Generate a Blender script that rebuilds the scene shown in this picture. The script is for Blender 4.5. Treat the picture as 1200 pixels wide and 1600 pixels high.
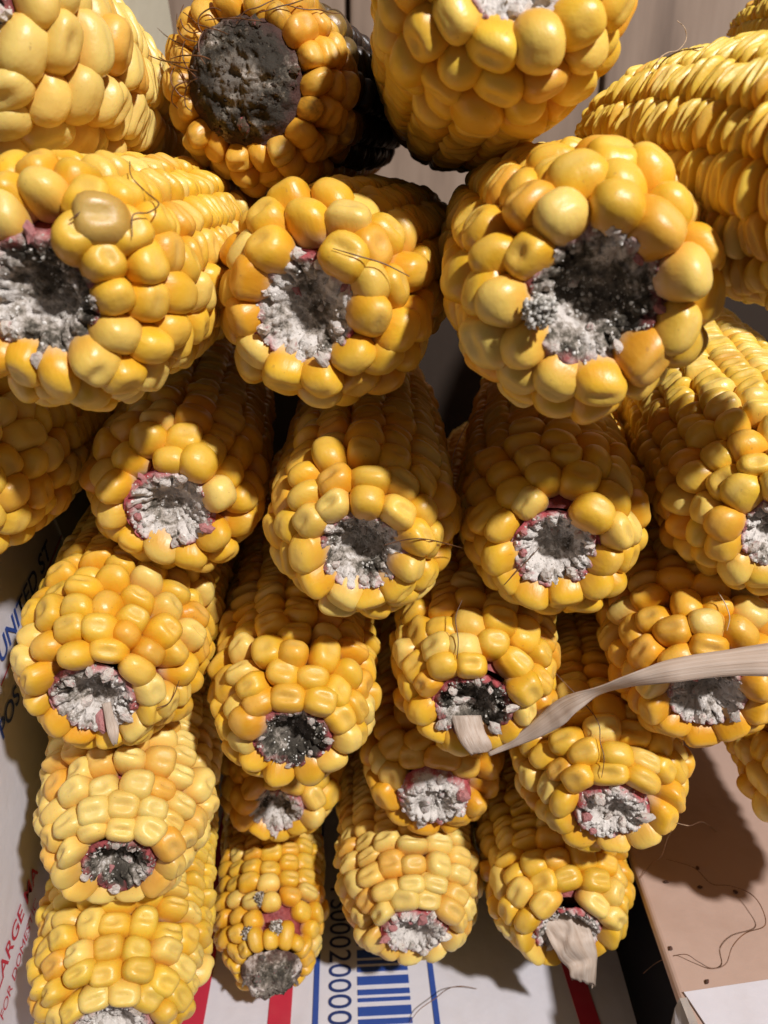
import bpy, math, random
import numpy as np
from mathutils import Vector, Matrix, noise as mn

# ------------------------------------------------------------------ camera, light, exposure
scene = bpy.context.scene
for o in list(bpy.data.objects):
    bpy.data.objects.remove(o)
COL = scene.collection
FPX, PITCH = 1200.0, math.radians(18.43)       # focal length in photo pixels, downward pitch
CAMZ = 0.2325                                   # camera height above the box bottom
CP, SP = math.cos(PITCH), math.sin(PITCH)

cam = bpy.data.cameras.new('camera')
cam.sensor_fit = 'VERTICAL'; cam.sensor_height = 32.0; cam.lens = 24.0
cam.clip_start = 0.005; cam.clip_end = 50
cam.dof.use_dof = True; cam.dof.focus_distance = 0.178; cam.dof.aperture_fstop = 20.0
cam_o = bpy.data.objects.new('camera', cam); COL.objects.link(cam_o)
cam_o.location = (0, 0, CAMZ); cam_o.rotation_euler = (math.pi/2 - PITCH, 0, 0)
scene.camera = cam_o

world = bpy.data.worlds.new('World'); scene.world = world; world.use_nodes = True
bg = world.node_tree.nodes['Background']
bg.inputs[0].default_value = (1.0, 0.90, 0.82, 1); bg.inputs[1].default_value = 0.10

lamp = bpy.data.lights.new('work_lamp', 'AREA'); lamp.shape = 'DISK'; lamp.size = 0.055
lamp.energy = 15.6; lamp.color = (1.0, 0.965, 0.96)
lamp_o = bpy.data.objects.new('work_lamp', lamp); COL.objects.link(lamp_o)
lamp_o.location = (0.45, -0.46, CAMZ + 0.66)
lamp_o.rotation_euler = (Vector((0.0, 0.2, 0.10)) - lamp_o.location).to_track_quat('-Z', 'Y').to_euler()
lamp_o['label'] = 'small bright lamp above the corn pile'; lamp_o['category'] = 'lamp'

scene.cycles.max_bounces = 6; scene.cycles.diffuse_bounces = 4; scene.cycles.glossy_bounces = 2; scene.cycles.transmission_bounces = 2
scene.view_settings.view_transform = 'Standard'; scene.view_settings.look = 'None'
scene.view_settings.exposure = 0.0; scene.view_settings.gamma = 1.0
scene.view_settings.use_curve_mapping = False

# ------------------------------------------------------------------ helpers
rnd = random.Random(7)
def ray(px, py):
    x, u = (px-600)/FPX, -(py-800)/FPX
    return Vector((x, CP + u*SP, -SP + u*CP))
def at(px, py, depth):                           # point at a depth along the lens axis
    return ray(px, py)*depth + Vector((0, 0, CAMZ))
def on_z(px, py, z):                             # point on a level plane
    d = ray(px, py); return d*((z-CAMZ)/d.z) + Vector((0, 0, CAMZ))
def on_x(px, py, x):                             # point on an upright side plane
    d = ray(px, py); return d*(x/d.x) + Vector((0, 0, CAMZ))

def link(name, data, parent=None, mat=None):
    o = bpy.data.objects.new(name, data); COL.objects.link(o)
    if parent: o.parent = parent
    if mat and data is not None: data.materials.append(mat)
    return o
def tag(o, label, cat=None, group=None, kind=None):
    o['label'] = label
    if cat: o['category'] = cat
    if group: o['group'] = group
    if kind: o['kind'] = kind
    return o
def mesh(name, v, f, smooth=True):
    m = bpy.data.meshes.new(name); m.from_pydata([tuple(p) for p in v], [], f); m.update()
    if smooth: m.polygons.foreach_set('use_smooth', [True]*len(m.polygons))
    return m
def fattr(m, name, vals):
    a = m.attributes.new(name, 'FLOAT', 'POINT'); a.data.foreach_set('value', np.asarray(vals, dtype=np.float32))

class NT:
    def __init__(s, name):
        s.m = bpy.data.materials.new(name); s.m.use_nodes = True
        s.t = s.m.node_tree; s.n = s.t.nodes; s.b = s.n['Principled BSDF']
    def new(s, typ, **kw):
        n = s.n.new(typ)
        for k, v in kw.items():
            if k == 'ins':
                for i, x in v.items():
                    if isinstance(x, bpy.types.NodeSocket): s.t.links.new(x, n.inputs[i])
                    else: n.inputs[i].default_value = x
            else: setattr(n, k, v)
        return n
    def math(s, op, a, b=0.0, c=0.0, clamp=False):
        return s.new('ShaderNodeMath', operation=op, use_clamp=clamp, ins={0: a, 1: b, 2: c}).outputs[0]
    def mix(s, f, a, b, mode='MIX'):
        n = s.new('ShaderNodeMix', data_type='RGBA', blend_type=mode)
        for i, x in ((0, f), (6, a), (7, b)):
            if isinstance(x, bpy.types.NodeSocket): s.t.links.new(x, n.inputs[i])
            else: n.inputs[i].default_value = x if i == 0 else (*x, 1)
        return n.outputs[2]
    def ramp(s, f, stops):
        n = s.new('ShaderNodeValToRGB', ins={0: f}); e = n.color_ramp.elements
        while len(e) < len(stops): e.new(0.5)
        for k, (p, c) in zip(e, stops): k.position = p; k.color = (*c, 1)
        return n.outputs[0]
    def noise(s, vec, scale, detail=3, rough=0.55, out=0):
        return s.new('ShaderNodeTexNoise', ins={'Vector': vec, 'Scale': scale, 'Detail': detail, 'Roughness': rough}).outputs[out]
    def obj(s): return s.new('ShaderNodeTexCoord').outputs['Object']
    def attr(s, name): return s.new('ShaderNodeAttribute', attribute_name=name).outputs['Fac']
    def sep(s, c): return s.new('ShaderNodeSeparateColor', ins={0: c}).outputs
    def smooth(s, v, a, b):
        n = s.new('ShaderNodeMapRange', interpolation_type='SMOOTHSTEP', ins={0: v, 1: a, 2: b, 3: 0.0, 4: 1.0})
        return n.outputs[0]
    def set(s, **kw):
        for k, v in kw.items():
            i = s.b.inputs[k.replace('_', ' ')]
            if isinstance(v, bpy.types.NodeSocket): s.t.links.new(v, i)
            else: i.default_value = (*v, 1) if isinstance(v, tuple) and len(v) == 3 and i.type == 'RGBA' else v
        return s
    def bump(s, h, strength, dist):
        b = s.new('ShaderNodeBump', ins={'Strength': strength, 'Distance': dist, 'Height': h})
        s.t.links.new(b.outputs[0], s.b.inputs['Normal'])

# ------------------------------------------------------------------ materials
def kernel_material():
    N = NT('kernel_skin')
    info = N.new('ShaderNodeObjectInfo'); co = N.obj()
    off = N.new('ShaderNodeVectorMath', operation='ADD', ins={0: co})
    sc = N.math('MULTIPLY', info.outputs['Random'], 57.0)
    N.t.links.new(N.new('ShaderNodeCombineXYZ', ins={0: sc, 1: sc, 2: sc}).outputs[0], off.inputs[1])
    v = off.outputs[0]
    kz, dn = N.attr('kz'), N.attr('dent')
    n1 = N.noise(v, 1.3, 3); n2 = N.noise(v, 5.0, 4)
    base = info.outputs['Color']
    c = N.mix(N.math('MULTIPLY', N.smooth(n1, 0.35, 0.75), 0.20), base, (0.78, 0.52, 0.11))
    crown = N.math('MULTIPLY', N.math('SUBTRACT', 1.0, N.smooth(kz, 0.02, 0.20)), 0.16)
    c = N.mix(crown, c, (0.80, 0.60, 0.20))
    c = N.mix(N.math('MULTIPLY', dn, 0.30), c, (0.66, 0.50, 0.18))
    # horny orange flank, pale and pinkish towards the root
    flank = N.math('MULTIPLY', N.smooth(kz, 0.12, 0.42), 0.42)
    c = N.mix(flank, c, (0.68, 0.27, 0.018))
    root = N.math('MULTIPLY', N.smooth(N.math('ADD', kz, N.math('MULTIPLY', N.math('SUBTRACT', n1, 0.5), 0.35)), 0.46, 0.80), 0.80)
    c = N.mix(root, c, (0.78, 0.50, 0.30))
    # small scars and dust specks
    sp = N.math('MULTIPLY', N.smooth(n2, 0.665, 0.74), 0.40)
    c = N.mix(sp, c, (0.30, 0.15, 0.05))
    # dark blotches where object alpha is high; includes mould and painted shadow
    al = info.outputs['Alpha']
    mf = N.math('MULTIPLY', N.smooth(N.math('ADD', al, N.math('MULTIPLY', N.math('SUBTRACT', N.noise(v, 2.2, 5), 0.5), 0.9)), 0.35, 0.75), al)
    c = N.mix(mf, c, (0.035, 0.022, 0.016))
    N.set(Base_Color=c, Roughness=N.math('ADD', 0.27, N.math('ADD', N.math('MULTIPLY', dn, 0.20), N.math('MULTIPLY', n1, 0.22))))
    N.set(Subsurface_Weight=0.22, Subsurface_Radius=(1.0, 0.42, 0.10), Subsurface_Scale=0.0022, Specular_IOR_Level=0.5)
    N.bump(N.noise(v, 2.6, 4), 0.35, 0.0005)
    return N.m
MK = kernel_material()

def simple(name, col, rough=0.7, var=0.15, scale=400, col2=None, bump=0.0):
    N = NT(name); n = N.noise(N.obj(), scale, 4)
    c2 = col2 or tuple(x*(1-2*var) for x in col)
    N.set(Base_Color=N.mix(N.smooth(n, 0.3, 0.7), col, c2), Roughness=rough)
    if bump: N.bump(n, bump, 0.001)
    return N.m
M_CORE = simple('red_glume', (0.19, 0.022, 0.024), 0.6, 0.3, 600, (0.32, 0.065, 0.055), 0.5)

def end_material():
    N = NT('broken_cob_pith'); info = N.new('ShaderNodeObjectInfo')
    ch = N.sep(info.outputs['Color']); co = N.obj()
    off = N.new('ShaderNodeVectorMath', operation='ADD', ins={0: co})
    sc = N.math('MULTIPLY', info.outputs['Random'], 3.0)
    N.t.links.new(N.new('ShaderNodeCombineXYZ', ins={0: sc, 1: sc, 2: sc}).outputs[0], off.inputs[1])
    v = off.outputs[0]
    n = N.noise(v, 130, 5, 0.6); nf = N.noise(v, 900, 5, 0.7)
    f = N.math('ADD', N.math('MULTIPLY_ADD', N.math('SUBTRACT', n, 0.5), 3.4, 0.5), N.math('MULTIPLY', N.math('SUBTRACT', nf, 0.5), 1.2))
    f = N.math('ADD', f, N.math('SUBTRACT', 0.58, ch[0]), clamp=True)
    c = N.ramp(f, [(0.0, (0.05, 0.042, 0.032)), (0.28, (0.15, 0.13, 0.10)), (0.50, (0.44, 0.38, 0.32)), (0.75, (0.76, 0.70, 0.64))])
    rad = N.attr('rad')
    c = N.mix(N.math('MULTIPLY', N.math('SUBTRACT', 1.0, N.smooth(rad, 0.30, 0.52)), 0.30), c, (0.44, 0.375, 0.31))
    pk = N.math('MULTIPLY', N.smooth(N.math('ADD', rad, N.math('MULTIPLY', N.math('SUBTRACT', N.noise(v, 350, 3), 0.5), 0.60)), 0.74, 1.0), ch[2])
    c = N.mix(pk, c, (0.47, 0.095, 0.10))
    N.set(Base_Color=c, Roughness=0.9, Specular_IOR_Level=0.2)
    N.bump(N.noise(v, 700, 6, 0.7), 0.9, 0.0012)
    return N.m
M_END = end_material()

def chunk_material():
    N = NT('woody_pith_chunk'); info = N.new('ShaderNodeObjectInfo'); co = N.obj()
    off = N.new('ShaderNodeVectorMath', operation='ADD', ins={0: co})
    sc = N.math('MULTIPLY', info.outputs['Random'], 31.0)
    N.t.links.new(N.new('ShaderNodeCombineXYZ', ins={0: sc, 1: sc, 2: sc}).outputs[0], off.inputs[1])
    v = off.outputs[0]
    n = N.noise(v, 1.6, 5, 0.65)
    g = N.smooth(N.noise(v, 2.6, 6, 0.7), 0.52, 0.72)
    c = N.mix(N.math('MULTIPLY', N.smooth(n, 0.50, 0.75), 0.8), info.outputs['Color'], (0.50, 0.12, 0.13))
    c = N.mix(N.math('MULTIPLY', g, 0.40), c, (0.22, 0.19, 0.16))
    N.set(Base_Color=c, Roughness=0.9, Specular_IOR_Level=0.2)
    N.bump(N.noise(v, 4, 5, 0.7), 0.8, 0.0006)
    return N.m
M_CHUNK = chunk_material()

def fuzz_material():
    N = NT('mould_fluff'); s = N.attr('shade')
    c = N.ramp(s, [(0.0, (0.09, 0.08, 0.065)), (0.5, (0.42, 0.39, 0.34)), (1.0, (0.80, 0.77, 0.72))])
    N.set(Base_Color=c, Roughness=0.95, Specular_IOR_Level=0.1)
    return N.m
M_FUZZ = fuzz_material()

def rot_material():
    N = NT('rotten_fluff'); s = N.attr('shade')
    c = N.ramp(s, [(0.0, (0.018, 0.013, 0.010)), (0.3, (0.07, 0.052, 0.038)), (0.6, (0.24, 0.20, 0.15)), (1.0, (0.74, 0.70, 0.64))])
    N.set(Base_Color=c, Roughness=0.95, Specular_IOR_Level=0.1); return N.m
M_ROT = rot_material()
def husk_material():
    N = NT('dry_husk'); co = N.obj()
    mp = N.new('ShaderNodeMapping', ins={0: co}); mp.inputs['Scale'].default_value = (1, 1, 1)
    u = N.attr('across')
    st = N.noise(N.new('ShaderNodeCombineXYZ', ins={0: u, 1: N.math('MULTIPLY', N.attr('along'), 0.08), 2: 0.0}).outputs[0], 11, 4, 0.6)
    c = N.ramp(st, [(0.25, (0.52, 0.38, 0.28)), (0.5, (0.70, 0.57, 0.46)), (0.75, (0.80, 0.70, 0.61))])
    N.set(Base_Color=c, Roughness=0.55, Subsurface_Weight=0.0)
    tr = N.new('ShaderNodeBsdfTranslucent', ins={0: c}); mx = N.new('ShaderNodeMixShader', ins={0: 0.35})
    N.t.links.new(N.b.outputs[0], mx.inputs[1]); N.t.links.new(tr.outputs[0], mx.inputs[2])
    N.t.links.new(mx.outputs[0], N.n['Material Output'].inputs[0])
    N.bump(st, 0.5, 0.0006)
    return N.m
M_HUSK = husk_material()
M_SILK = simple('dry_silk', (0.20, 0.085, 0.035), 0.45, 0.3, 300)
M_SILK_PALE = simple('pale_silk', (0.62, 0.44, 0.28), 0.4, 0.2, 300)

def paper(name, col, stain=(0.55, 0.48, 0.42), rough=0.5):
    N = NT(name); co = N.obj()
    n = N.noise(co, 28, 5, 0.6); f = N.noise(co, 900, 3)
    c = N.mix(N.math('MULTIPLY', N.smooth(n, 0.45, 0.75), 0.42), col, stain)
    c = N.mix(N.math('MULTIPLY', N.smooth(f, 0.70, 0.78), 0.35), c, stain)
    N.set(Base_Color=c, Roughness=rough, Specular_IOR_Level=0.4)
    flute = N.new('ShaderNodeTexWave', ins={'Vector': co, 'Scale': 55.0, 'Distortion': 0.6, 'Detail': 1.0}).outputs[1]
    N.bump(N.math('ADD', N.noise(co, 160, 4), N.math('MULTIPLY', flute, 0.18)), 0.22, 0.001)
    return N.m
M_WHITE = paper('white_board', (0.66, 0.635, 0.67), (0.50, 0.44, 0.42))
M_KRAFT = paper('kraft_board', (0.47, 0.325, 0.255), (0.34, 0.22, 0.16), 0.75)
M_GAP_SHADE = paper('board_painted_shade', (0.030, 0.018, 0.011), (0.025, 0.015, 0.01), 0.85)  # near-black colour stands in for shade in the gaps behind the cobs
M_KRAFT_EDGE = paper('kraft_board_edge', (0.60, 0.46, 0.37), (0.36, 0.24, 0.17), 0.8)
M_CORN_LIT = paper('corn_lit_board', (0.66, 0.62, 0.48), (0.5, 0.45, 0.3))  # board tinted yellow to paint in light bounced off the corn
M_RED = paper('red_ink', (0.50, 0.028, 0.055), (0.55, 0.10, 0.10))
M_BLUE = paper('blue_ink', (0.030, 0.072, 0.30), (0.08, 0.12, 0.35))
M_NAVY = paper('navy_ink', (0.022, 0.040, 0.15), (0.05, 0.07, 0.2))
M_BLACK = NT('black_side').set(Base_Color=(0.006, 0.005, 0.005), Roughness=0.7, Specular_IOR_Level=0.08).m  # even black for the carton's side panel
M_TAPE = NT('clear_tape').set(Base_Color=(0.55, 0.53, 0.52), Roughness=0.12, Specular_IOR_Level=0.8, Metallic=0.35).m
M_DARK = simple('dark_table', (0.010, 0.008, 0.007), 0.8, 0.2, 60)

def wood_material():
    N = NT('old_wood'); co = N.obj()
    mp = N.new('ShaderNodeMapping', ins={0: co}); mp.inputs['Scale'].default_value = (1, 1, 0.10)
    g = N.noise(mp.outputs[0], 60, 6, 0.6); s = N.noise(mp.outputs[0], 14, 3)
    info = N.new('ShaderNodeObjectInfo')
    c = N.ramp(N.math('ADD', N.math('MULTIPLY', g, 0.6), N.math('MULTIPLY', s, 0.4)), [(0.30, (0.14, 0.088, 0.058)), (0.5, (0.29, 0.20, 0.14)), (0.72, (0.42, 0.31, 0.235))])
    N.set(Base_Color=N.mix(N.math('MULTIPLY', info.outputs['Random'], 0.3), c, (0.27, 0.20, 0.155)), Roughness=0.7)
    N.bump(g, 0.3, 0.002)
    return N.m
M_WOOD = wood_material()

# ------------------------------------------------------------------ setting: table, plank wall
def box_mesh(name, x0, x1, y0, y1, z0, z1, bev=0.0):
    import bmesh
    bm = bmesh.new(); bmesh.ops.create_cube(bm, size=1)
    for v in bm.verts:
        v.co = ((x0+x1)/2 + v.co.x*(x1-x0), (y0+y1)/2 + v.co.y*(y1-y0), (z0+z1)/2 + v.co.z*(z1-z0))
    if bev: bmesh.ops.bevel(bm, geom=bm.edges[:], offset=bev, segments=2, affect='EDGES', profile=0.5)
    m = bpy.data.meshes.new(name); bm.to_mesh(m); bm.free(); return m
FLOOR = -0.0        # top of the box bottom
table = link('table_top', box_mesh('table_top', -1.2, 1.2, -0.6, 1.0, -0.06, -0.012), mat=M_DARK)
table['kind'] = 'structure'; table['label'] = 'dark table top under the boxes'
wall = link('wall', box_mesh('wall', -1.0, 1.0, 0.565, 0.585, -0.012, 1.1), mat=M_WOOD); wall['kind'] = 'structure'
for k in range(12):
    x = -0.981 + k*0.160
    p = link('plank', box_mesh('plank', x, x+0.157, 0.545, 0.565, -0.011, 1.08, 0.002), wall, M_WOOD)

# ------------------------------------------------------------------ the mailing box
mbox = link('mailing_box', None); mbox.location = (0, 0.2, 0)
tag(mbox, 'white mailing box with red and blue stripes and lettering under the corn', 'box')
def mb(name, me, mat, parent=mbox):
    o = link(name, me, parent, mat)
    if parent is mbox: o.matrix_parent_inverse = Matrix.Translation((0, -0.2, 0))
    return o
YAW = math.radians(-3.0)                       # the printed lines run back along this direction
LD = Vector((math.sin(YAW), math.cos(YAW), 0)) # away from the camera
LS = Vector((math.cos(YAW), -math.sin(YAW), 0))
O0 = on_z(600, 1600, 0)
def fl(u, w, z=0.0): return O0 + LS*u + LD*w + Vector((0, 0, z))
def floor_u(px): # offset across the printed lines of a pixel on the bottom row of the photograph
    p = on_z(px, 1600, 0) - O0; w = p.dot(LD); return p.dot(LS)
def slab(name, u0, u1, w0, w1, z0, z1, mat, parent=mbox):
    v = [fl(a, b, z) for z in (z0, z1) for b in (w0, w1) for a in (u0, u1)]
    f = [(4, 5, 7, 6), (0, 2, 3, 1), (0, 1, 5, 4), (1, 3, 7, 5), (3, 2, 6, 7), (2, 0, 4, 6)]
    return mb(name, mesh(name, v, f, False), mat, parent)
u_right = floor_u(1008)
slab('bottom_panel', -0.125, u_right, -0.06, 0.25, -0.005, 0.0, M_WHITE)
PR = 0.0004
for a, b in ((278, 318), (418, 454), (906, 938)):
    slab('red_stripe', floor_u(a), floor_u(b), -0.06, 0.25, 0.0001, PR, M_RED)
for a, b in ((488, 497), (679, 688)):
    slab('blue_line', floor_u(a), floor_u(b), -0.06, 0.25, 0.0001, PR, M_BLUE)
bars = [(0, 5), (7, 2), (12, 3), (17, 5), (25, 3), (30, 2), (34, 6), (43, 2), (48, 3), (53, 5), (61, 2), (65, 3), (71, 5), (79, 3), (84, 2), (88, 5), (96, 3), (101, 2), (106, 5), (114, 3), (119, 5), (127, 2), (132, 3), (138, 5)]
for s, w in bars:
    slab('barcode_bar', floor_u(560), floor_u(645), -0.03+s*0.00062, -0.03+(s+w)*0.00062, 0.0001, PR, M_BLUE)

def text_mesh(txt, shear=0.0, bold=0.0):
    c = bpy.data.curves.new('lettering', 'FONT'); c.body = txt; c.size = 1.0; c.shear = shear; c.offset = bold
    c.resolution_u = 6
    o = bpy.data.objects.new('lettering', c); COL.objects.link(o)
    dg = bpy.context.evaluated_depsgraph_get(); m = bpy.data.meshes.new_from_object(o.evaluated_get(dg))
    bpy.data.objects.remove(o); bpy.data.curves.remove(c)
    xs = [v.co.x for v in m.vertices]; return m, min(xs), max(xs)
def place_text(txt, ref, p0, p1, up, mat, shear=0.0, bold=0.0, lift=None, squash=1.0):
    """lay txt so that the substring ref spans p0..p1"""
    k = txt.index(ref)
    m, a, b = text_mesh(txt, shear, bold)
    r, ra, rb = text_mesh(ref, shear, bold); bpy.data.meshes.remove(r)
    if k: q, qa, qb = text_mesh(txt[:k+len(ref)], shear, bold); bpy.data.meshes.remove(q); start = qb - (rb-ra)
    else: start = ra
    d = (p1-p0); L = d.length; d.normalize(); s = L/(rb-ra)
    n = d.cross(up).normalized(); upv = n.cross(d).normalized()
    for v in m.vertices:
        v.co = p0 + d*((v.co.x-start)*s) + upv*(v.co.y*s*squash) + n*0.0004
    o = mb('lettering', m, mat); return o
# serial number on the bottom: reads towards the camera
p0, p1 = on_z(530, 1428, 0), on_z(530, 1600, 0)
uu = (floor_u(513))
a0 = fl(uu, (on_z(513, 1407, 0)-O0).dot(LD)); a1 = fl(uu, 0.0)
tx = place_text('PS0002000000', 'S00020000', a0, a1, LS, M_NAVY, squash=0.95)

# left flap: upright board whose print climbs towards the back
XF = -0.1045
TD = Vector((0, math.cos(math.radians(24)), math.sin(math.radians(24))))
TU = Vector((0, -TD.z, TD.y))
q0 = on_x(80, 855, XF)
def lf(s, h, off=0.0): return q0 + TD*s + TU*h + Vector((off, 0, 0))
def board(name, corners, thick, mat):
    v = [Vector(c) for c in corners]; n = (v[1]-v[0]).cross(v[2]-v[0]).normalized()
    w = v + [p - n*thick for p in v]
    f = [(0, 1, 2, 3), (7, 6, 5, 4)] + [(i, 4+i, 4+(i+1) % 4, (i+1) % 4) for i in range(4)]
    return mb(name, mesh(name, w, f, False), mat)
board('side_flap', [lf(0.007, -0.22), lf(0.007, 0.10), lf(-0.21, 0.10), lf(-0.21, -0.22)], 0.003, M_WHITE)
# side wall beyond the fold, leaning a little inwards
board('side_wall', [lf(0.22, -0.25, 0.012), lf(0.22, 0.15, 0.012), lf(0.0075, 0.10, 0.0005), lf(0.0075, -0.22, 0.0005)], 0.003, M_CORN_LIT)
slab('back_wall', -0.15, 0.26, 0.232, 0.236, 0.0005, 0.218, M_GAP_SHADE)
place_text('UNITED ST', 'UNITED ST', on_x(2, 1036, XF), on_x(80, 862, XF), TU, M_BLUE, shear=0.25, bold=0.012)
e = on_x(80, 862, XF) - on_x(2, 1036, XF)
pp = on_x(12, 1134, XF)
place_text('POSTAL', 'OS', pp, pp + e*0.235, TU, M_BLUE, shear=0.25, bold=0.012)
la, lb = on_x(2, 1532, XF), on_x(51, 1383, XF)
place_text('LARGE MA', 'ARGE M', la, lb, TU, M_RED, shear=0.25, bold=0.01)
la, lb = on_x(7, 1580, XF), on_x(58, 1408, XF)
place_text('FOR DOMESTIC', 'OR DOMESTIC', la, lb, TU, M_RED, shear=0.25)
r0, r1 = on_x(0, 1072, XF), on_x(110, 800, XF)
rr = [r0, r0+TU*0.0006, r1+TU*0.0006, r1]
mb('red_rule', mesh('red_rule', [p+Vector((0.0004, 0, 0)) for p in rr], [(0, 1, 2, 3)], False), M_RED)

# ------------------------------------------------------------------ brown carton at the right
HS = 0.050
carton = link('brown_carton', None); carton.location = on_z(1085, 1450, HS) * 1.0; carton.location.z = 0
tag(carton, 'plain brown cardboard carton with black side and white paper label', 'box')
CI = Matrix.Translation(-carton.location)
def cpart(name, me, mat):
    o = link(name, me, carton, mat); o.matrix_parent_inverse = CI; return o
e0, e1 = on_z(981, 1325, HS), on_z(1072, 1590, HS)
cd = (e0-e1).normalized(); cs = Vector((cd.y, -cd.x, 0))
def cp(u, w, z): return Vector((e1.x, e1.y, 0)) + cs*u + cd*w + Vector((0, 0, z))
def cslab(name, u0, u1, w0, w1, z0, z1, mat, bev=0.0):
    import bmesh
    bm = bmesh.new()
    vs = [bm.verts.new(cp(a, b, z)) for z in (z0, z1) for b in (w0, w1) for a in (u0, u1)]
    for q in [(4, 5, 7, 6), (0, 2, 3, 1), (0, 1, 5, 4), (1, 3, 7, 5), (3, 2, 6, 7), (2, 0, 4, 6)]: bm.faces.new([vs[i] for i in q])
    if bev: bmesh.ops.bevel(bm, geom=bm.edges[:], offset=bev, segments=3, affect='EDGES', profile=0.5)
    m = bpy.data.meshes.new(name); bm.to_mesh(m); bm.free(); return cpart(name, m, mat)
cslab('top_panel', 0.0, 0.16, -0.08, 0.20, HS-0.004, HS, M_KRAFT, 0.0014)
cslab('side_panel', 0.0025, 0.006, -0.08, 0.20, -0.011, HS-0.0045, M_BLACK)
cslab('end_panel', 0.007, 0.158, -0.078, -0.075, -0.011, HS-0.0045, M_KRAFT)
l0, l1 = on_z(1068, 1553, HS), on_z(1215, 1531, HS)
ld = (l1-l0).normalized(); lw = Vector((ld.y, -ld.x, 0))
lv = [l0-lw*0.0, l1, l1+lw*0.05+ld*0.03, l0+lw*0.05+ld*0.004]
m = mesh('paper_label', [p+Vector((0, 0, 0.0002)) for p in lv]+[p+Vector((0, 0, 0.0007)) for p in lv], [(3, 2, 1, 0), (4, 5, 6, 7), (0, 1, 5, 4), (1, 2, 6, 5), (2, 3, 7, 6), (3, 0, 4, 7)], False)
if m.polygons[1].normal.z < 0: m.flip_normals()
cpart('paper_label', m, M_WHITE)
# strip of crinkled tape folded over the carton's edge
tv, tf = [], []
for i in range(9):
    w = -0.045 + i*0.0062
    for j, (u, z) in enumerate(((-0.0016, HS-0.010), (-0.0014, HS-0.003), (-0.0003, HS+0.0008), (0.0018, HS+0.0011))):
        tv.append(cp(u+rnd.uniform(-4e-4, 4e-4), w, z+rnd.uniform(-1e-4, 3e-4)))
for i in range(8):
    for j in range(3): k = i*4+j; tf.append((k, k+1, k+5, k+4))
cpart('tape', mesh('tape', tv, tf, False), M_TAPE)

# ------------------------------------------------------------------ kernels
def kernel_geo(seed, dent, dome, taper, seg, ex, lump):
    r = random.Random(seed)
    crown = [0.0, 0.16, 0.32, 0.47, 0.61, 0.74, 0.86, 0.95] if seg > 12 else [0.0, 0.5, 0.85]
    side = [(1.0, 0.0), (1.0, .14), (.97, .30), (.90, .48), (.80, .66), (.62, .80)] if seg > 12 else [(1.0, .06), (.9, .45), (.62, .8)]
    x0, y0 = r.uniform(-.15, .15), r.uniform(-.12, .12)
    sx, sy = r.uniform(.46, .64), r.uniform(.24, .42)
    ph = [r.uniform(0, 6.28) for _ in range(6)]; am = [r.uniform(-1, 1)*lump for _ in range(3)]
    tilt = (r.uniform(-.10, .10), r.uniform(-.10, .10))
    V, kz, dn, F = [], [], [], []
    zr = dome; pw = 2.6 if dent > .04 else 2.3
    def add(rr, a, z, iscrown):
        c, s = math.cos(a), math.sin(a)
        q = (abs(c)**ex + abs(s)**ex)**(-1/ex)
        q *= 1 + am[0]*math.cos(2*a+ph[0]) + am[1]*math.cos(3*a+ph[1])
        x, y = rr*q*c, rr*q*s
        g = 0.0
        if iscrown:
            g = math.exp(-((x-x0)/sx)**2 - ((y-y0)/sy)**2)
            z = z - dent*g + tilt[0]*x + tilt[1]*y
        V.append((x, y, z)); kz.append(min(1, max(0, -z))); dn.append(g if dent > .02 else 0.25*g)
    add(0, 0, 0, True)
    lv = [(k, -zr*(1-math.sqrt(max(0, 1-k**pw))), True) for k in crown[1:]] + [(1-(1-k)*taper, -zr-(1-zr)*d, False) for k, d in side]
    for (rr, z, ic) in lv:
        for i in range(seg):
            a = 2*math.pi*i/seg
            # tilt also carried, fading, down the flank
            add(rr, a, z + (0 if ic else 0), ic)
    for i in range(seg): F.append((0, 1+i, 1+(i+1) % seg))
    for l in range(len(lv)-1):
        b = 1+l*seg
        for i in range(seg): F.append((b+i, b+seg+i, b+seg+(i+1) % seg, b+(i+1) % seg))
    b = 1+(len(lv)-1)*seg; V.append((0, 0, -1.0)); kz.append(1.0); dn.append(0.0)
    for i in range(seg): F.append((b+i, len(V)-1, b+(i+1) % seg))
    return V, F, kz, dn
def kernel_mesh(name, *a):
    V, F, kz, dn = kernel_geo(*a); m = mesh(name, V, F); fattr(m, 'kz', kz); fattr(m, 'dent', dn); m.materials.append(MK); return m
DENT = [kernel_mesh('kernel_dent', 100+i, rnd.uniform(.09, .16), rnd.uniform(.34, .45), 0.9, 22, rnd.uniform(2.6, 3.5), .04) for i in range(18)]
ROUND = [kernel_mesh('kernel_round', 200+i, rnd.choice([0.0, .02, .04, .06, .09]), rnd.uniform(.36, .48), 0.95, 22, rnd.uniform(2.3, 2.9), .05) for i in range(14)]
LOWV, LOWF, LOWK, LOWD = kernel_geo(5, .05, .3, .9, 8, 2.6, .02)
LOWV = np.array(LOWV)
LOWT = []
for f in LOWF:
    LOWT.append(f)

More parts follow.
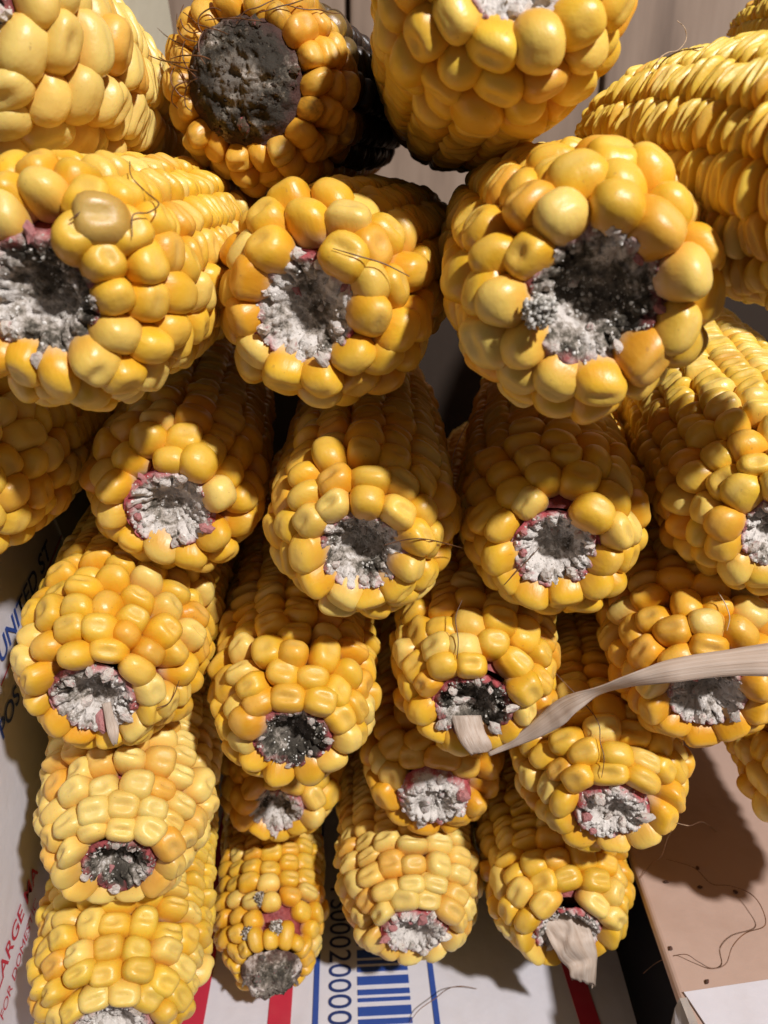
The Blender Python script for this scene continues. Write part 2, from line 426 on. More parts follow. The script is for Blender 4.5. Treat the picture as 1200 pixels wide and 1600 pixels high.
def chunk_mesh(i):
    import bmesh
    bm = bmesh.new(); bmesh.ops.create_icosphere(bm, subdivisions=2, radius=1)
    for v in bm.verts:
        n = mn.fractal(v.co*1.3 + Vector((i*7.1, 3, 1)), 1.0, 2.0, 3)
        q = Vector((round(v.co.x*1.6)/1.6, round(v.co.y*1.6)/1.6, v.co.z)).lerp(v.co, 0.45)
        v.co = q*(1+0.45*n)
    m = bpy.data.meshes.new('pith_chunk'); bm.to_mesh(m); bm.free(); m.materials.append(M_CHUNK); return m
_g = (1+5**.5)/2
CRUMB = [(-1, _g, 0), (1, _g, 0), (-1, -_g, 0), (1, -_g, 0), (0, -1, _g), (0, 1, _g), (0, -1, -_g), (0, 1, -_g), (_g, 0, -1), (_g, 0, 1), (-_g, 0, -1), (-_g, 0, 1)]
CRUMB = [tuple(c*.52 for c in v) for v in CRUMB]
CRUMBF = [(0, 11, 5), (0, 5, 1), (0, 1, 7), (0, 7, 10), (0, 10, 11), (1, 5, 9), (5, 11, 4), (11, 10, 2), (10, 7, 6), (7, 1, 8), (3, 9, 4), (3, 4, 2), (3, 2, 6), (3, 6, 8), (3, 8, 9), (4, 9, 5), (2, 4, 11), (6, 2, 10), (8, 6, 7), (9, 8, 1)]
CHUNKS = [chunk_mesh(i) for i in range(8)]

def lin(r, g, b): return tuple(((c/255+.055)/1.055)**2.4 if c > 10 else c/255/12.92 for c in (r, g, b))
TONES = dict(gold=(0.755, 0.445, 0.026), deep=(0.72, 0.355, 0.014), pale=(0.80, 0.60, 0.17), lemon=(0.78, 0.52, 0.050))

def smoothstep(a, b, x):
    t = min(1, max(0, (x-a)/(b-a))); return t*t*(3-2*t)

COBS = {}
def make_cob(key, label, px, py, rpx, depth, yaw=0, pitch=5, roll=None, rows=14, hole=0.42, cap=1.4, L=0.165, tone='gold', dark=0.45, pink=0.8,
             bulge=0.0, depth_in=0.004, miss=(), thick=1.0, darken=None, chunks=16, chunk_col=(0.74, 0.66, 0.58), fuzz=650, fuzz_shade=(0.3, 1.0), small=1.0, regular=0.35, roundf=0.85, patches=(), thin=0.0):
    R_ = random.Random(hash(key) % 1000 if False else sum(ord(c)*(i+3) for i, c in enumerate(key)))
    D = 2*rpx*depth/FPX; R = D/2
    root = link('corn_cob', None)
    tag(root, label, 'corn cob', 'corn cobs in the pile')
    root.location = at(px, py, depth)
    yw, pt = math.radians(yaw), math.radians(pitch)
    fwd = Vector((math.sin(yw)*math.cos(pt), math.cos(yw)*math.cos(pt), math.sin(pt)))
    xs = fwd.cross(Vector((0, 0, 1))).normalized(); zs = xs.cross(fwd)
    root.rotation_euler = Matrix((xs, fwd, zs)).transposed().to_euler()
    M = Matrix.Translation(root.location) @ Matrix((xs, fwd, zs)).transposed().to_4x4()
    camL = M.inverted() @ Vector((0, 0, CAMZ))
    COBS[key] = (root, M, R)
    w0 = 2*math.pi*R/rows; h = min(0.0105, 0.44*R) * small**0.5
    rhoc = R*max(0.10, hole-0.20); re = R-rhoc
    phi0 = math.radians(34)
    def prof(s):
        """s measured along the crown curve from the front; returns rho, t, phi"""
        arc = re*(1+cap)/2*math.pi/2
        if s < arc:
            ph = s/arc*math.pi/2
            rho = rhoc + re*math.sin(ph); t = -re*cap*math.cos(ph)
            # normal of the ellipse
            nr, nt = math.sin(ph)/re, -math.cos(ph)/(re*cap)
            l = math.hypot(nr, nt); return rho, t, nr/l, nt/l
        t = s-arc
        def rr(t):
            k = min(1.0, max(0, (t/L-0.20)/0.80)); return R*(1+0.02*math.sin(min(1, 2*t/L)*math.pi))*max(0.06, 1-k**2.4)**0.6
        d = (rr(t+1e-4)-rr(t))/1e-4; d = max(-2.0, d); l = math.hypot(1, d)
        return rr(t), t, 1/l, -d/l
    arc = re*(1+cap)/2*math.pi/2
    s0 = arc*phi0/(math.pi/2)
    p_cap, p_mid, p_far = 0.0072*thick*small, 0.0058*thick, 0.0041*thick
    def pitch_at(s):
        u = s-arc+thin
        return p_cap + (p_mid-p_cap)*smoothstep(-0.008, 0.008, u) + (p_far-p_mid)*smoothstep(0.008, 0.042, u)
    K = []   # theta, s, pitch, width, ring
    # irregular front rings where the circumference is too short for all rows
    s = s0; ring = 0
    while True:
        rho = prof(s)[0]
        n = int(round(2*math.pi*rho/(w0*small*0.98)))
        if n >= rows*0.93 or s > arc*0.93: break
        p = pitch_at(s); ph = R_.uniform(0, 6.28)
        for j in range(n):
            K.append((ph+2*math.pi*(j+R_.uniform(-.10, .10))/n, s+R_.uniform(-.16, .16)*p, p*R_.uniform(.94, 1.16), 2*math.pi*rho/n, ring))
        s += p*0.94; ring += 1
    sb = s; ph = R_.uniform(0, 6.28) if roll is None else math.radians(roll)
    for j in range(rows):
        s = sb + R_.uniform(-.06, .06)*pitch_at(sb); i = 0
        wob = R_.uniform(-.05, .05)
        while s < arc + L*0.98:
            p = pitch_at(s)*R_.uniform(.92, 1.08)*(1.42 if j % 2 and i == 0 else 1); rho = prof(s)[0]
            jit = regular*(1-smoothstep(0.0, 0.035, s-arc)) + 0.06
            th = ph + 2*math.pi*(j + wob + R_.uniform(-1, 1)*0.30*jit)/rows
            K.append((th, s+p/2-pitch_at(sb)/2, p, 2*math.pi*rho/rows, ring+i))
            s += p; i += 1
    items = []
    base = TONES[tone] if isinstance(tone, str) else tone
    for (th, s, p, w, ring) in K:
        rho, t, nr, nt = prof(s)
        skip = False
        for (ang, ri) in miss:
            if ring == ri and abs((math.degrees(th)-ang+180) % 360-180) < 360*w/(2*math.pi*rho)*0.5: skip = True
        if skip: continue
        c_, s_ = math.cos(th), math.sin(th)
        capf = 1-smoothstep(0.0, 0.03, s-arc)
        nrm = Vector((c_*nr, nt, s_*nr)); tan = Vector((-s_, 0, c_)); bit = nrm.cross(tan)
        j1 = (0.04+0.11*capf*regular/0.35)
        rot = Matrix.Rotation(R_.gauss(0, j1), 3, nrm) @ Matrix.Rotation(R_.gauss(0, j1*.6), 3, tan) @ Matrix.Rotation(R_.gauss(0, j1*.6), 3, bit)
        hh = h*(1+R_.uniform(-.03, .05)*(1+capf))
        pos = Vector((c_*rho, t, s_*rho)) + nrm*R_.uniform(-.0003, .0005)*(1+2*capf)
        sx, sy = 0.5*w*1.025*R_.uniform(.95-.05*capf, 1.05+.04*capf), 0.5*p*1.045*R_.uniform(.95-.05*capf, 1.06+.05*capf)
        A = (rot @ Matrix((tan, bit, nrm)).transposed()).to_4x4()
        X = Matrix.Translation(pos) @ A @ Matrix.Diagonal((sx, sy, hh, 1))
        toc = (camL-pos); dist = toc.length; fac = nrm.dot(toc)/dist
        v = R_.uniform(.86, 1.06); q = R_.random()
        col = Vector(base)
        col = col.lerp(Vector(TONES['deep']), 0.55*R_.random()*capf)
        if q < .30: col = col.lerp(Vector(TONES['pale']), R_.uniform(.2, .9))
        elif q > .86: col = col.lerp(Vector((0.70, 0.29, 0.012)), R_.uniform(.2, .8))
        col = col*v
        mo = 0.0
        if darken: mo = darken(th, s-arc, R_)
        items.append((w*p*max(0.02, fac+0.25)/dist**2, X, capf, (*col, mo), R_.random()))
    items.sort(key=lambda a: -a[0])
    lv, lf_, lk, ldn = [], [], [], []
    for i, (sc, X, capf, col, rr) in enumerate(items):
        if i < 298:
            lst = ROUND if rr < capf*roundf else DENT
            o = bpy.data.objects.new('kernel', lst[int(rr*9973) % len(lst)]); COL.objects.link(o)
            o.parent = root; o.matrix_basis = X; o.color = col
        else:
            b = len(lv)*len(LOWV)
            lv.append(np.c_[LOWV, np.ones(len(LOWV))] @ np.array(X).T[:, :3])
            lf_ += [tuple(k+b for k in f) for f in LOWT]; lk += LOWK; ldn += LOWD
    if lv:
        m = mesh('kernel_mass', np.concatenate(lv), lf_); fattr(m, 'kz', lk); fattr(m, 'dent', ldn); m.materials.append(MK)
        o = link('kernel_mass', m, root); o['kind'] = 'stuff'; o.color = (*base, 0)
    # core under the kernels
    V, F = [], []; seg = 28; prf = []
    s = s0*0.9
    while s < arc+L:
        rho, t, nr, nt = prof(s); prf.append((max(.002, rho-nr*h*.80), t-nt*h*.80)); s += 0.005
    for a in range(1, 5): prf.append((prf[-1][0]*(1-.22*a), prf[-1][1]+0.002))
    for (r_, t_) in prf:
        for k in range(seg):
            a = 2*math.pi*k/seg; rj = r_*(1+.03*mn.noise(Vector((k*1.7, t_*300, R*999))))
            V.append((rj*math.cos(a), t_, rj*math.sin(a)))
    for i in range(len(prf)-1):
        for k in range(seg): F.append((i*seg+k, i*seg+(k+1) % seg, (i+1)*seg+(k+1) % seg, (i+1)*seg+k))
    n = len(V); V.append((0, prf[-1][1]+.002, 0)); b = (len(prf)-1)*seg
    for k in range(seg): F.append((b+k, b+(k+1) % seg, n))
    core = link('core', mesh('core', V, F), root, M_CORE)
    # broken end
    r_in, t_in = prf[0]; r_in = r_in*1.06+0.0006
    nr_, na = 34, 96; V, F, rad = [], [], []; sd = Vector((R_.uniform(0, 99), R_.uniform(0, 99), 5))
    def end_t(r, a):
        p = Vector((r*math.cos(a), r*math.sin(a), 0))
        base_t = t_in - 0.0040 + (depth_in*(1-(r/r_in)**2.2) if depth_in > 0 else depth_in*(1-(r/r_in)**3))
        q = r/r_in
        if depth_in > -0.004:
            ringf = smoothstep(.42, .56, q)*(1-smoothstep(.86, .98, q))
            seg_ = abs(math.sin(a*rows/2+sd.x+3.0*mn.noise(p*110+sd)))
            base_t += -0.0022*ringf*(0.35+0.65*min(1, seg_*1.8)) + 0.0006*(1-smoothstep(.30, .50, q))
        nz = mn.fractal(p*320+sd, 0.8, 2.0, 5)*0.0015 + mn.noise(p*110+sd)*0.0014
        return base_t + nz*(1-0.5*(r/r_in)**6)
    V.append((0, end_t(0, 0), 0)); rad.append(0)
    for i in range(1, nr_+1):
        for k in range(na):
            r = r_in*i/nr_; a = 2*math.pi*k/na; V.append((r*math.cos(a), end_t(r, a), r*math.sin(a))); rad.append(i/nr_)
    for k in range(na): F.append((0, 1+(k+1) % na, 1+k))
    for i in range(nr_-1):
        b = 1+i*na
        for k in range(na): F.append((b+k, b+(k+1) % na, b+na+(k+1) % na, b+na+k))
    m = mesh('broken_end', V, F); fattr(m, 'rad', rad)
    e_ = link('broken_end', m, root, M_END); e_.color = (dark, 0, pink, 1)
    # woody lumps round the rim
    chunks = int(chunks*.55)
    for k in range(chunks):
        a = 2*math.pi*(k+R_.uniform(-.3, .3))/max(1, chunks); r = r_in*R_.uniform(.66, .95)
        if R_.random() < .25: r = r_in*R_.uniform(.1, .6)
        sz = R*R_.uniform(.03, .07)
        o = bpy.data.objects.new('pith_chunk', R_.choice(CHUNKS)); COL.objects.link(o); o.parent = root
        pos = Vector((r*math.cos(a), end_t(r, a)-sz*.3, r*math.sin(a)))
        Q = Matrix((Vector((math.cos(a), 0, math.sin(a))), Vector((-math.sin(a), 0, math.cos(a))), Vector((0, -1, 0)))).transposed().to_4x4()
        o.matrix_basis = Matrix.Translation(pos) @ Q @ Matrix.Rotation(R_.gauss(0, .4), 4, 'X') @ Matrix.Rotation(R_.gauss(0, .4), 4, 'Y') @ Matrix.Diagonal((sz*R_.uniform(.8, 1.6), sz*R_.uniform(.7, 1.2), sz*R_.uniform(.5, 1.1), 1))
        vv = R_.uniform(.65, 1.05)
        if pink > .3 and R_.random() < .18: o.color = (.50, .22, .21, 1); continue
        o.color = tuple(c*vv for c in chunk_col)+(1,)
    # mould fluff: many tiny shreds standing on the broken face
    if fuzz:
        V, F, S = [], [], []
        for k in range(fuzz):
            cl = R_.random()
            a = R_.uniform(0, 6.28); r = r_in*math.sqrt(R_.random())*.93
            if mn.noise(Vector((r*math.cos(a), r*math.sin(a), 0))*190+sd) < -0.05 and cl < .85: continue
            p = Vector((r*math.cos(a), end_t(r, a)+0.0002, r*math.sin(a)))
            shd = R_.uniform(*fuzz_shade); sz = R*R_.choice([R_.uniform(.005, .013), R_.uniform(.005, .013), R_.uniform(.010, .024)])
            d1 = Vector((R_.gauss(0, 1), R_.gauss(-.7, .6), R_.gauss(0, 1))).normalized(); d2 = d1.orthogonal().normalized(); d3 = d1.cross(d2)
            b = len(V); q = Matrix.Rotation(R_.uniform(0, 6.28), 3, d1)
            if R_.random() < .12:      # a fibre
                V += [p-d1*sz*.3, p+d1*sz*3.0+d2*sz*.5, p+d2*sz*.22, p+d3*sz*.22]; F += [(b, b+1, b+2), (b, b+3, b+1), (b+2, b+1, b+3)]; S += [shd]*4
            else:
                for (x, y, z) in CRUMB: V.append(p + (d1*x+d2*y+d3*z)*sz*R_.uniform(.55, 1.25))
                F += [tuple(b+i for i in f) for f in CRUMBF]; S += [shd]*len(CRUMB)
        for (ang, sp, cnt, sh0, sh1) in patches:      # mould grown over single kernels
            rho, t, nr2, nt2 = prof(arc+sp); a0 = math.radians(ang)
            cen = Vector((math.cos(a0)*rho, t, math.sin(a0)*rho)) - Vector((math.cos(a0)*nr2, nt2, math.sin(a0)*nr2))*0.0012
            for k in range(cnt):
                d = Vector((R_.gauss(0, 1), R_.gauss(0, 1), R_.gauss(0, 1))).normalized()
                p = cen + d*R*R_.uniform(.05, .125); sz = R*R_.uniform(.008, .022); b = len(V); shd = R_.uniform(sh0, sh1)
                for c3 in CRUMB: V.append(p+Vector(c3)*sz*R_.uniform(.6, 1.3))
                F += [tuple(b+i for i in f) for f in CRUMBF]; S += [shd]*len(CRUMB)
        if V:
            m = mesh('mould', V, F, False); fattr(m, 'shade', S); o = link('mould', m, root, M_ROT if key in 'BX' else M_FUZZ); o['kind'] = 'stuff'
    return root

def rot_shade_right(th, u, r):       # rot-blackened flank, with the neighbouring cob's shadow painted in
    a = math.cos(th-math.radians(8)); return min(1, max(0, smoothstep(.25, .85, a)*smoothstep(-0.015, 0.02, u)*1.0 + .22 + r.uniform(-.15, .45)*smoothstep(-.006, -.020, u)))
def rot_tip(th, u, r): return min(1, r.uniform(.1, .6)*smoothstep(-0.006, -0.022, u) + .12)
def under_far(th, u, r): return 0.9*smoothstep(0.05, 0.09, u)  # kernels turn darker towards the far end of the cob

# top row
make_cob('A', 'pale yellow cob leaning against the cob with the rotten black end', 6, 78, 188, .152, yaw=-3, pitch=-2, tone='pale', rows=14, hole=.40, regular=.2, dark=.6)
make_cob('B', 'cob with a rotten blackened end and curly dry silks', 415, 140, 150, .184, yaw=9, tone=(0.66, 0.36, 0.04), rows=18, hole=.60, darken=rot_shade_right, dark=1.15, pink=.1, depth_in=-.005, chunks=10, chunk_col=(.10, .075, .05), fuzz=800, fuzz_shade=(0, .45), small=.75)
make_cob('C', 'fat cob resting on the cob with the widest grey mouldy socket', 787, -18, 205, .136, pitch=0, cap=1.1, tone='lemon', rows=16, hole=.40, darken=under_far, dark=.5)
make_cob('D', 'pale cob seen side on with long rows of thin kernels', 1360, 290, 216, .125, yaw=-17.9, pitch=11, cap=1.0, tone='lemon', rows=16, hole=.4, L=.088, regular=.1, thick=.72, roll=4, thin=.05)
make_cob('D2', 'cob lying above the side on pale cob, against the wood wall', 1800, 20, 175, .151, yaw=-17, pitch=11, cap=1.0, tone='lemon', rows=16, hole=.4, L=.125, regular=.1, thick=.9)
# second row
make_cob('E', 'large cob with the widest socket full of grey green mould', 905, 448, 203, .139, pitch=7, yaw=2, cap=1.15, rows=16, hole=.52, dark=.72, pink=.6, depth_in=.006, tone='gold', regular=.3, fuzz=800, fuzz_shade=(.25, .9), patches=((187, -.0245, 360, .25, .85),))
make_cob('F', 'cob with grey mould and one loose brownish kernel over its socket', 118, 448, 190, .142, pitch=6, yaw=4, cap=1.15, tone='gold', rows=18, hole=.48, dark=.62, regular=.45, miss=((80, 0),), fuzz=800, fuzz_shade=(.3, 1))
make_cob('G', 'cob with chalky cracked white pith wedged under the rotten cob', 506, 468, 168, .162, pitch=6, yaw=11, cap=1.2, rows=16, hole=.50, dark=.40, pink=1, miss=((100, 0),), regular=.5, chunks=22, tone='gold')
# third row
make_cob('H', 'cob beside the box flap under the cob with the loose kernel', -50, 718, 150, .180, yaw=0, rows=18, tone='lemon', regular=0.2)
make_cob('I', 'cob with crumbly white socket edged with red glumes near the box flap', 282, 752, 136, .198, thick=0.95, pitch=7, yaw=-6, rows=16, hole=.48, dark=.22, pink=1, miss=((115, 0), (-20, 0)), regular=0.3, chunks=20)
make_cob('J', 'cob with smooth hollow grey pink socket and straight tidy rows', 568, 804, 148, .187, thick=0.92, roundf=0.5, pitch=7, yaw=0, rows=16, hole=.42, dark=.42, depth_in=.006, chunks=10, regular=0.2)
make_cob('K', 'cob with one missing kernel above its pink rimmed white socket', 860, 804, 144, .194, thick=0.92, pitch=7, yaw=8, rows=16, hole=.42, dark=.34, pink=1, miss=((95, 0),), depth_in=.005, regular=0.35, tone='gold')
make_cob('L', 'cob with slanting rows above the dry husk strip', 1175, 757, 152, .188, thick=0.9, pitch=12, yaw=7, rows=18, hole=.34, tone='lemon', dark=.3, regular=0.3)
# fourth row
make_cob('M', 'cob against the blue lettering with displaced kernels over its socket', 184, 1005, 145, .199, thick=0.85, roundf=0.45, pitch=10, yaw=-2, rows=18, hole=.40, dark=.40, miss=((20, 1), (120, 0)), regular=0.3, tone='gold')
make_cob('N', 'cob with small black flecked socket and rounded crowded kernels', 462, 1070, 131, .207, thick=0.88, roundf=0.5, pitch=10, yaw=-4, rows=16, hole=.42, dark=.85, regular=0.35, tone='gold', fuzz_shade=(.2, 1))
make_cob('O', 'cob with black mouldy socket holding the end of the husk strip', 740, 1032, 130, .208, thick=0.92, roundf=0.5, pitch=10, yaw=6, rows=16, hole=.46, dark=.98, pink=1, regular=0.25, miss=((70, 0),), tone='gold', fuzz=700, fuzz_shade=(.1, .8))
make_cob('P', 'cob partly covered by the dry husk strip', 1080, 1000, 138, .203, thick=0.92, pitch=10, yaw=10, rows=16, hole=.36, dark=.15, pink=1, regular=0.3, miss=((75, 0),), tone='deep')
make_cob('Q', 'cob hanging over the brown carton', 1300, 1185, 140, .205, pitch=10, yaw=6, rows=16, hole=.4, tone='gold', regular=.35)
# lower rows
make_cob('R', 'cob with a broken chalk white end under the husk strip tip', 675, 1177, 110, .240, pitch=10, yaw=2, rows=14, hole=.54, dark=.05, pink=1, depth_in=-.003, chunks=26, chunk_col=(.82, .76, .70), regular=.5, miss=((20, 0),), tone='deep')
make_cob('S', 'cob with squared kernels and flaky white end beside the brown carton', 933, 1163, 133, .222, thick=0.85, roundf=0.35, pitch=10, yaw=5, rows=16, hole=.34, dark=.12, pink=1, regular=0.12, depth_in=.001, miss=((10, 0),), tone='gold')
make_cob('T', 'cob with small black socket beside the red lettering', 204, 1238, 135, .210, thick=0.82, roundf=0.25, pitch=10, yaw=-9, rows=18, hole=.33, dark=.98, regular=0.2, tone='pale', fuzz_shade=(.1, .8))
make_cob('U', 'small cob end tucked under the black flecked cob', 440, 1202, 95, .258, pitch=10, yaw=0, rows=14, hole=.48, dark=.45, regular=.45, tone='gold')
make_cob('V', 'pale cob with neat square dented kernels above the barcode', 640, 1362, 112, .250, thick=0.78, roundf=0.2, pitch=10, yaw=-3, rows=16, hole=.42, dark=.12, pink=1, depth_in=.001, regular=0.06, tone='pale', miss=((160, 0),), chunks=26, chunk_col=(.80, .74, .64))
make_cob('W', 'cob with a torn papery husk shred hanging from its end', 868, 1367, 114, .240, thick=0.88, roundf=0.4, pitch=10, yaw=0, rows=16, hole=.46, dark=.35, pink=1, regular=0.35, tone='gold', miss=((100, 0), (-60, 0)))
make_cob('X', 'slim cob with grey mouldy tip and a red gap of missing kernels', 425, 1432, 85, .258, pitch=10, yaw=-7, rows=16, hole=.55, cap=1.7, dark=.95, pink=.1, depth_in=-.007, tone='gold', regular=0.12, darken=rot_tip, miss=((60, 1), (40, 1), (95, 1)), chunks=26, chunk_col=(.20, .18, .15), fuzz=800, fuzz_shade=(0, .6), small=.72, patches=((100, -.004, 330, .35, .95), (118, -.012, 330, .4, 1), (82, -.012, 300, .4, 1)))
make_cob('Y', 'cob with even rows lying on the box bottom beside the red lettering', 195, 1477, 134, .214, thick=0.8, roundf=0.2, pitch=10, yaw=-9, rows=18, hole=.38, dark=.2, regular=0.08, tone='lemon')

# ------------------------------------------------------------------ loose things laid on the finished pile
bpy.context.view_layer.update()
DG = bpy.context.evaluated_depsgraph_get()
EYE = Vector((0, 0, CAMZ))
def hit_depth(px, py, default=0.2):
    d = ray(px, py); ok, loc, *_ = scene.ray_cast(DG, EYE, d.normalized())
    return (loc-EYE).length/d.length if ok and (loc-EYE).length/d.length < .4 else default

def catmull(P, n):
    out = []
    for i in range(len(P)-1):
        a, b, c, d = P[max(0, i-1)], P[i], P[i+1], P[min(len(P)-1, i+2)]
        for k in range(n):
            t = k/n; out.append(0.5*((2*b)+(c-a)*t+(2*a-5*b+4*c-d)*t*t+(3*b-a-3*c+d)*t**3))
    out.append(P[-1]); return out
def tube(name, P, r, mat, sides=5):
    V, F = [], []
    for i, p in enumerate(P):
        t = (P[min(i+1, len(P)-1)]-P[max(0, i-1)]).normalized(); u = t.orthogonal().normalized(); w = t.cross(u)
        k = r*(0.55+0.45*min(1, 4*min(i, len(P)-1-i)/len(P)))
        for s_ in range(sides):
            a = 2*math.pi*s_/sides; V.append(p+(u*math.cos(a)+w*math.sin(a))*k)
    for i in range(len(P)-1):
        for s_ in range(sides): F.append((i*sides+s_, i*sides+(s_+1) % sides, (i+1)*sides+(s_+1) % sides, (i+1)*sides+s_))
    return mesh(name, V, F)
def silk(label, pts, pale=False, r=0.00014, lift=0.0007, group='loose corn silks'):
    dep = [hit_depth(*p) for p in pts]
    dep = [min(dep[max(0, i-1):i+2]) for i in range(len(dep))]
    dep = [sum(dep[max(0, i-1):i+2])/len(dep[max(0, i-1):i+2]) for i in range(len(dep))]
    P = catmull([at(x, y, d-lift) for (x, y), d in zip(pts, dep)], 7)
    c = P[0]; o = link('corn_silk', tube('corn_silk', [p-c for p in P], r, None), mat=M_SILK_PALE if pale else M_SILK)
    o.location = c; return tag(o, label, 'silk strand', group)
silk('long dark silk strand winding over the brown carton', [(1005, 1521), (1030, 1502), (1068, 1491), (1090, 1502), (1112, 1513), (1134, 1506), (1145, 1478), (1165, 1458), (1195, 1446), (1190, 1418), (1172, 1396), (1140, 1384), (1112, 1381), (1090, 1360), (1075, 1352), (1040, 1342)])
silk('short curved silk strand over the corner of the carton', [(1000, 1373), (1018, 1350), (1033, 1338), (1042, 1312), (1050, 1298)])
silk('pale wispy silk between the flaky cob and the carton', [(1058, 1286), (1078, 1290), (1095, 1284), (1108, 1290), (1120, 1300)], True)
silk('long silk strand hanging between two cobs with hollow sockets', [(772, 624), (738, 652), (716, 690), (706, 725), (712, 765), (728, 795)], True)
silk('dark silk strand crossing the pink rimmed white socket', [(842, 856), (826, 874), (808, 892), (788, 914)])
silk('silk strand stretched beside the smooth hollow socket', [(600, 852), (630, 844), (662, 842), (700, 850), (722, 856)])
silk('hooked dark silk on the cob with displaced kernels', [(280, 1063), (272, 1085), (262, 1100), (245, 1106)])
silk('wavy silk over the loose brownish kernel', [(203, 252), (205, 275), (228, 300), (248, 318), (232, 332), (208, 336), (207, 370)])
silk('thin silk beside the loose brownish kernel', [(168, 312), (142, 316), (122, 334), (108, 345)])
silk('vertical silk across the squared kernels', [(868, 1052), (930, 1120), (938, 1160), (944, 1185), (940, 1215)])
silk('silk hair on the cob holding the husk strip end', [(722, 938), (712, 965), (716, 1000), (714, 1030)])
silk('silk strand lying over the cracked white pith cob', [(520, 388), (560, 400), (600, 412), (640, 432)])
silk('silk strand on the white box bottom beside the barcode', [(640, 1598), (655, 1578), (680, 1560), (700, 1545), (722, 1541), (745, 1545)])
silk('thin silk standing on the side on pale cob', [(1024, 110), (1030, 92), (1044, 82), (1060, 78), (1072, 62), (1070, 44), (1058, 32)], True)
silk('dark silk crossing the top of the side on pale cob', [(1026, 108), (1040, 92), (1062, 80), (1085, 76), (1100, 73)])
silk('silk near the rim of the cob under the slanting rows', [(1122, 925), (1134, 945), (1140, 965), (1136, 985)], True)
rs = random.Random(3)
for k in range(12):
    x, y = 285+rs.uniform(0, 45), 30+rs.uniform(0, 125)
    pts = [(x, y)]; an = math.pi+rs.uniform(-.5, .5); cu = rs.uniform(-.9, .9)
    for i in range(5):
        an += cu*rs.uniform(.3, 1); x += math.cos(an)*13; y += math.sin(an)*13; pts.append((x, y))
    silk('curly dry silk sprouting from the rotten black end', pts, r=.00016, group='curly silks on the rotten cob')
for k in range(5):
    x, y = 290+k*38+rs.uniform(-8, 8), 18+rs.uniform(-12, 30); pts = [(x, y)]; an = rs.uniform(-.8, .8)
    for i in range(5):
        an += rs.uniform(-.5, .6); x += math.cos(an)*18; y += math.sin(an)*12; pts.append((x, y))
    silk('curly dry silk sprouting from the rotten black end', pts, r=.00014, group='curly silks on the rotten cob')

# dry husk strip and shreds
def sheet(name, rows, n_across=9, sub=5, crumple=0.0004, seed=0, jag=0.0, thick=0.00025):
    """rows: (left px, left py, left depth, right px, right py, right depth)"""
    Lp = catmull([at(a, b, c) for a, b, c, *_ in rows], sub); Rp = catmull([at(d, e, f) for *_, d, e, f in rows], sub)
    V, F, ac, al = [], [], [], []; n = len(Lp)
    for i in range(n):
        for j in range(n_across):
            t = j/(n_across-1); p = Lp[i].lerp(Rp[i], t)
            if jag and i == n-1: p = p.lerp(Lp[i-sub].lerp(Rp[i-sub], t), jag*abs(mn.noise(Vector((j*2.3, seed, 0))))*2.2)
            w = (Rp[i]-Lp[i]).length
            tow = (EYE-p).normalized()
            p = p + tow*(math.sin(t*math.pi)*w*0.12) + tow*mn.noise(p*300+Vector((seed, 0, 0)))*crumple*2 + Vector((1, 0, 0))*mn.noise(p*200+Vector((0, seed, 3)))*crumple
            V.append(p); ac.append(t); al.append(i/n*3)
    for i in range(n-1):
        for j in range(n_across-1): k = i*n_across+j; F.append((k, k+1, k+n_across+1, k+n_across))
    m = mesh(name, V, F); fattr(m, 'across', ac); fattr(m, 'along', al); m.materials.append(M_HUSK)
    o = link(name, m); md = o.modifiers.new('thickness', 'SOLIDIFY'); md.thickness = thick
    return o
def adopt(o, key):
    root, M, R = COBS[key]; o.parent = root; o.matrix_parent_inverse = M.inverted()
def mnd(*pts): return min(hit_depth(*p) for p in pts)
dP = mnd((1080, 1040), (1120, 1045), (1040, 1045), (1160, 1030)); dS = mnd((900, 1100), (930, 1090), (880, 1120)); dO = hit_depth(775, 1150)
h = sheet('husk_strip', [(1235, 1000, dP-.010, 1235, 1058, dP-.012), (1140, 1015, dP-.007, 1140, 1056, dP-.008), (1050, 1030, dP-.004, 1052, 1066, dP-.005), (985, 1052, dP-.002, 985, 1072, dP+.001),
    (935, 1072, dP+.002, 938, 1084, dP+.006), (900, 1082, dP+.006, 905, 1108, dP+.005), (868, 1096, dP+.009, 880, 1132, dP+.008), (832, 1128, dP+.013, 842, 1152, dP+.012), (796, 1158, dP+.016, 800, 1168, dP+.016), (762, 1176, dP+.018, 764, 1181, dP+.018)], sub=6, crumple=.00025)
tag(h, 'long twisted strip of dry pale husk across the cobs', 'husk')
d = hit_depth(728, 1122)
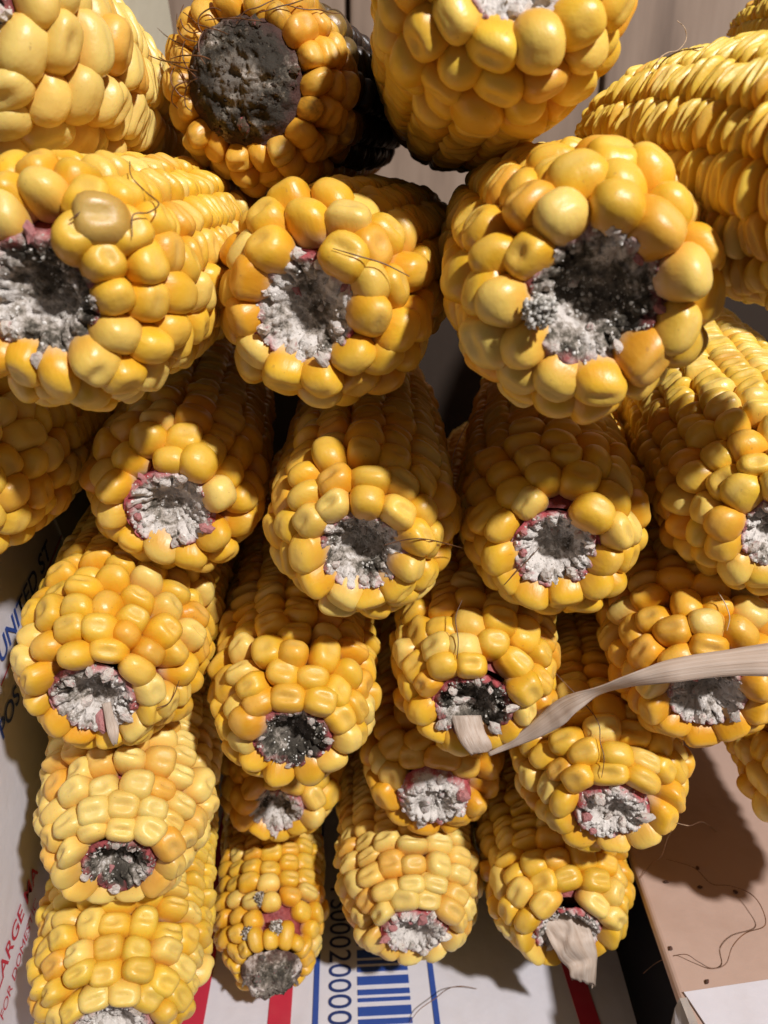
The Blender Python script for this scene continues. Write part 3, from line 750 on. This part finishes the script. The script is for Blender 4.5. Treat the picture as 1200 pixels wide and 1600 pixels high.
h = sheet('husk_scrap', [(704, 1118, d-.001, 752, 1118, d-.001), (712, 1142, d-.003, 756, 1140, d-.003), (722, 1164, d-.005, 766, 1158, d-.003), (738, 1180, d-.004, 768, 1174, d-.001)], crumple=.0005, jag=.3, seed=4); adopt(h, 'O')
d = hit_depth(172, 1120)
h = sheet('husk_scrap', [(158, 1100, d-.0005, 172, 1096, d-.0005), (166, 1122, d-.002, 180, 1118, d-.002), (170, 1146, d-.003, 186, 1140, d-.002), (176, 1166, d-.002, 181, 1164, d-.002)], crumple=.0005, jag=.5, seed=9); adopt(h, 'M')
d = mnd((880, 1440), (870, 1460), (900, 1460))
h = sheet('husk_scrap', [(846, 1428, d-.001, 902, 1424, d), (852, 1452, d-.003, 914, 1440, d-.001), (862, 1482, d-.005, 928, 1466, d-.003), (884, 1508, d-.005, 932, 1496, d-.003), (896, 1532, d-.004, 932, 1548, d-.002)], crumple=.0013, seed=2, jag=.9, n_across=13, sub=6); adopt(h, 'W')
# the loose brownish kernel
dk = hit_depth(160, 335)
o = bpy.data.objects.new('loose_kernel', ROUND[3]); COL.objects.link(o)
q = (EYE + Vector((0.01, 0, 0.04)) - at(160, 335, dk)).to_track_quat('Z', 'Y').to_matrix().to_4x4()
W4 = Matrix.Translation(at(160, 335, dk-.0035)) @ q @ Matrix.Diagonal((.0047, .0043, .009, 1))
o.parent = COBS['F'][0]; o.matrix_basis = COBS['F'][1].inverted() @ W4; o.color = (0.42, 0.24, 0.05, .25); o['label'] = 'brownish olive kernel standing loose above the socket'
# crumbs on the carton
for k, (x, y) in enumerate([(1094, 1386), (1048, 1482), (1149, 1393), (1040, 1378), (1105, 1534), (1090, 1356)]):
    o = bpy.data.objects.new('crumb', CHUNKS[k]); COL.objects.link(o); o.location = on_z(x, y, HS+.0004); o.scale = (.0007, .0005, .0005); o.rotation_euler = (0, 0, k); o.color = (.10, .06, .04, 1)
    tag(o, 'tiny dark crumb of chaff on the brown carton', 'crumb', 'crumbs on the carton')
